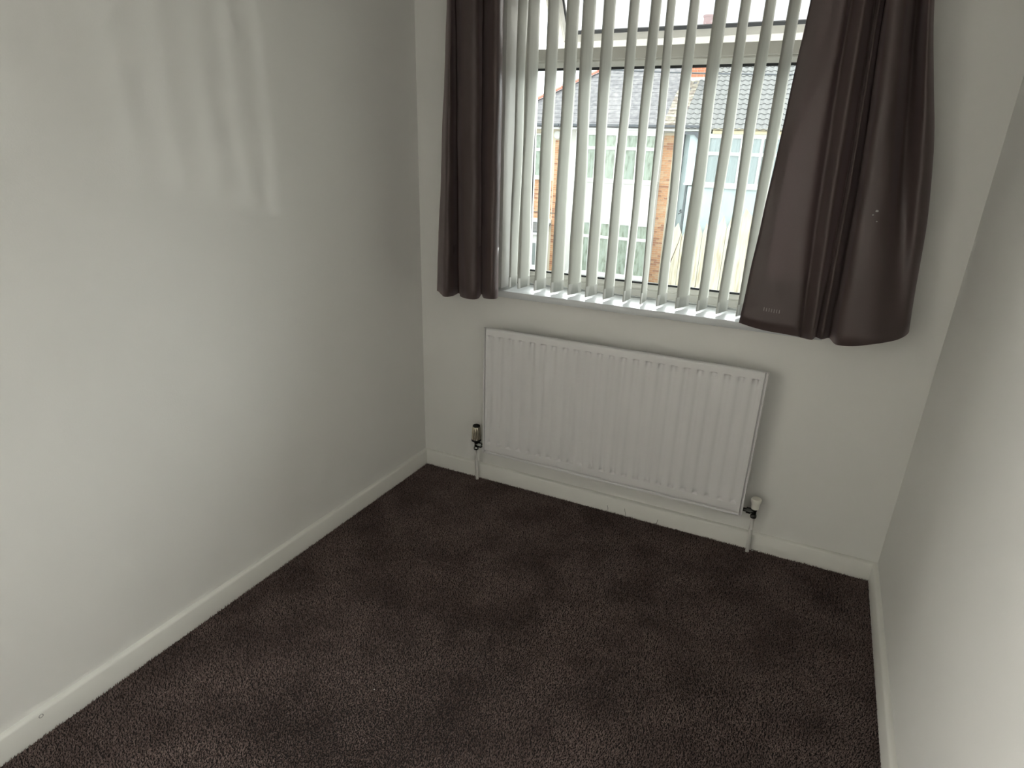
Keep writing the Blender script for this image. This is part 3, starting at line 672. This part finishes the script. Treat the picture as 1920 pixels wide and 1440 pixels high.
MB().tube([(-2.60, 19.75, .66), (-2.60, 19.75, GZ)], .05, 10).build('shade_tube', plain('shade_grey', (.17, .19, .19), .6), h3, smooth=True)  # grey tube stands in for the shadow under the bay's side ledge
m = MB(); m.prism([(-2.36, 2.05), (-2.18, 1.93), (-2.18, 2.28), (-2.86, 2.28), (-2.86, 2.20), (-2.5, 2.20)], 'y', 19.42, 19.49); m.build('gutter_bracket', GREYP, h3)
m = MB(); m.tube([(-2.74, 19.98, -.15), (-2.74, 19.80, -.18), (-2.66, 19.80, -.20), (-2.78, 19.8, -.28)], .02, 6); m.build('hose_hook', GREYP, h3)

# --- gutters along the eaves, one run per house
for h, xa, xb in ((h1, -10.3, -7.165), (h2, -7.14, -2.985), (h3, -2.975, -2.0)):
    MB().box(xa, xb, 19.45, 20.0, 2.30, 2.375).build('fascia', XPVC, h)
    MB().prism([(EY-.02, 2.47), (EY-.02, 2.40), (EY+.015, 2.385), (EY+.06, 2.385), (EY+.06, 2.47)], 'x', xa, xb).build('gutter', GREYP, h)
    MB().box(xa, xb, EY+.05, 20.0, 2.376, 2.384).build('soffit', GREYP, h)

# --- roofs
def roof_solid(name, parent, mat, x0, x1, hipl=False, lift=0.0):
    hx = 4.75 if hipl else 0
    yb = 27.2
    v = [(x0, EY, EZ), (x1, EY, EZ), (x1, RYD, RZD), (x0+hx, RYD, RZD), (x0, yb, EZ), (x1, yb, EZ)]
    f = [(0, 1, 2, 3), (3, 2, 5, 4), (0, 3, 4), (1, 5, 2), (0, 4, 5, 1)]
    return MB().add(v, f).build(name, mat, parent)
rf = thing('slate_roof', (-6.6, EY, EZ), 'grey slate hipped roof with red hip tiles over the brick and white houses', 'roof')
roof_solid('roof_deck', rf, SLATE, -10.25, -2.985, True)
# slate courses as real steps, one strip per course
for i in range(18):
    ya = EY+.02+i*.21; yb_ = ya+.235
    hipx = -10.25+4.75*(ya-EY)/(RYD-EY)
    hipb = -10.25+4.75*(yb_-EY)/(RYD-EY)
    if yb_ > RYD: break
    m = MB(); m.add([(hipx+.05, ya, rz(ya)+.017), (-3.58, ya, rz(ya)+.017), (-3.58, yb_, rz(yb_)+.010), (hipb+.05, yb_, rz(yb_)+.010),
                     (hipx+.05, ya, rz(ya)-.005), (-3.58, ya, rz(ya)-.005)], [(0, 1, 2, 3), (4, 5, 1, 0)])
    m.build('slate_course', SLATE, rf, fix=False)
m = MB()
for i in range(24):
    ya = EY+.01+i*.16
    if ya+.18 > RYD: break
    for x in np.arange(-3.58, -3.03, .11):
        if random.random() < .93:
            l = random.uniform(.02, .05); m.add([(x, ya, rz(ya)+l), (x+.105, ya, rz(ya)+l), (x+.105, ya+.18, rz(ya+.18)+.012), (x, ya+.18, rz(ya+.18)+.012), (x, ya, rz(ya)), (x+.105, ya, rz(ya))], [(0, 1, 2, 3), (4, 5, 1, 0)])
o = m.build('lichen_slates', LICHEN, rf, fix=False); o['kind'] = 'stuff'; o['label'] = 'lichen-covered slates beside the party wall'
# red hip tiles
hip0 = Vector((-10.25, EY, EZ)); hip1 = Vector((-10.25+4.75, RYD, RZD)); dv = (hip1-hip0); L_ = dv.length; dv.normalize()
n = 18; m0 = MB(); vs = []; fs = []
for j, (t, r) in enumerate(((0, .115), (L_/n*1.04, .10))):
    for i in range(9):
        a = math.pi*i/8; vs.append((r*math.cos(a), t, r*math.sin(a)*.9))
for i in range(8): fs.append((i, i+1, 9+i+1, 9+i))
fs.append(tuple(range(9)))
o = m0.add(vs, fs).build('hip_tile', RIDGE, None, origin=(0, 0, 0), fix=False); hm = o.data; bpy.data.objects.remove(o)
qd = dv.to_track_quat('Y', 'Z')
for i in range(n):
    o = share('hip_tile', hm, rf, hip0+dv*(L_*i/n)+Vector((0, 0, .01))); o.rotation_mode = 'QUATERNION'; o.rotation_quaternion = qd
for i in range(7):
    o = share('ridge_tile', hm, rf, Vector((-5.5+.36*i, RYD, RZD+.01))); o.rotation_euler = (0, 0, -math.pi/2)
# pantiled roof
rf3 = roof_solid('roof', h3, PANT, -2.975, 9.4)
TWd, TEx = .205, .275
sl = Vector((0, math.cos(R(35)), math.sin(R(35)))); nv = Vector((0, -math.sin(R(35)), math.cos(R(35))))
def tile_geo():
    vs = []; fs = []; prof = []
    for i in range(9):
        t = i/8; prof.append((t*TWd-TWd/2, .030*math.sin(math.pi*min(1, t/.62))**.8 if t < .62 else -.008*math.sin(math.pi*(t-.62)/.38)))
    for s, up in ((0, .028), (.31, .006)):
        for x, h in prof: vs.append(Vector((x, 0, 0))+sl*s+nv*(up+h))
    for x, h in prof: vs.append(Vector((x, 0, 0))+nv*(.008+h))
    for i in range(8): fs += [(i, i+1, 9+i+1, 9+i), (18+i, 18+i+1, i+1, i)]
    return vs, fs
tv, tf = tile_geo()
o = MB().add(tv, tf).build('roof_tile', PANT, None, origin=(0, 0, 0), smooth=True, fix=False); tme = o.data; bpy.data.objects.remove(o)
rest = MB(); cnt = 0
base = Vector((0, EY-.02, EZ-.01)); ncs = int((RYD-EY)/math.cos(R(35))/TEx)
for j in range(ncs+1):
    for i in range(60):
        p = base+sl*(TEx*j); p.x = -2.87+TWd*i
        if i < 17 and j < 14: share('roof_tile', tme, rf3, p); cnt += 1
        else: rest.add([v+p for v in tv], tf)
o = rest.build('roof_tiles', PANT, rf3, fix=False); o['kind'] = 'stuff'
for i in range(32):
    o = share('ridge_tile', hm, rf3, Vector((-2.9+.385*i, RYD, RZD+.02))); o.rotation_euler = (0, 0, -math.pi/2)
# chimney
ch = thing('chimney', (-3.0, 22.0, 3.9), 'orange brick chimney stack with a clay pot on the roof ridge', 'chimney')
st = MB().box(-3.31, -2.69, 21.72, 22.35, 3.7, 5.42).build('stack', MORTAR, ch)
bricks(st, -3.315, -2.69, 4.08, 5.40, 21.72, kinds=(3,), seed=5)
MB().box(-3.36, -2.64, 21.67, 22.4, 5.42, 5.52).build('stack_cap', CHIMB, ch)
MB().box(-3.37, -2.63, 21.66, 21.715, 3.93, 4.07).build('flashing', LEAD, ch)
MB().lathe([(.17, 0), (.19, .02), (.165, .06), (.155, .36), (.185, .38), (.185, .43), (.13, .44)], (-3.0, 22.0, 5.52), 20).build('chimney_pot', POTM, ch, smooth=True)
# cable strung across in front of the roofs
tag(MB().tube([(x, 17.0, 3.60+.0045*(x-.5)**2+.028*(.0-x)*.6) for x in np.arange(-16, 14.1, 1.0)], .021, 6).build('overhead_cable', GREYP), 'thin dark cable strung across in front of the roofs', 'cable')
# fence of pointed cream boards in front of the blue house
fe = thing('pointed_fence', (-1.3, 19.0, GZ), 'tall cream fence of pointed boards in front of the blue house', 'fence')
for x0, x1, pxk, pz in ((-2.81, -2.42, -2.576, -.494), (-2.41, -2.05, -2.25, -.58), (-2.03, -1.765, -1.914, -.412), (-1.755, -1.41, -1.674, -.43), (-1.40, -1.335, -1.36, -.6), (-1.325, -1.03, -1.163, -.162), (-1.02, -.655, -.929, -.195), (-.645, -.21, -.541, .105), (-.20, .11, -.119, -.43), (.12, .50, .3, -.3), (.51, .9, .7, -.5)):
    zs = pz-.36
    MB().prism([(x0, GZ), (x1, GZ), (x1, zs), (pxk+.10*(x1-pxk), pz-.04), (pxk, pz), (pxk-.12*(pxk-x0), pz-.06), (x0, zs-.03)], 'y', 18.98+random.uniform(-.02, .02), 19.03).build('board', CREAMW, fe, bevel=.008, seg=1)
for z in (-.95, -2.3): MB().box(-2.85, .92, 19.05, 19.09, z-.05, z+.05).build('fence_rail', CREAMW, fe)
tw = thing('bare_shrub', (-2.75, 18.8, GZ), 'bare brown twigs in front of the fence', 'shrub')
for pts in ([(-2.80, 18.8, GZ), (-2.76, 18.8, -2.2), (-2.60, 18.8, -1.6), (-2.46, 18.8, -1.1), (-2.40, 18.8, -.75)], [(-2.76, 18.8, -2.2), (-2.72, 18.8, -1.5), (-2.66, 18.8, -.95), (-2.70, 18.8, -.5)]):
    MB().tube(pts, [.022-.004*i for i in range(len(pts))], 6).build('stem', TWIG, tw)
print('bricks', n1, n2, n3, 'tiles', cnt)
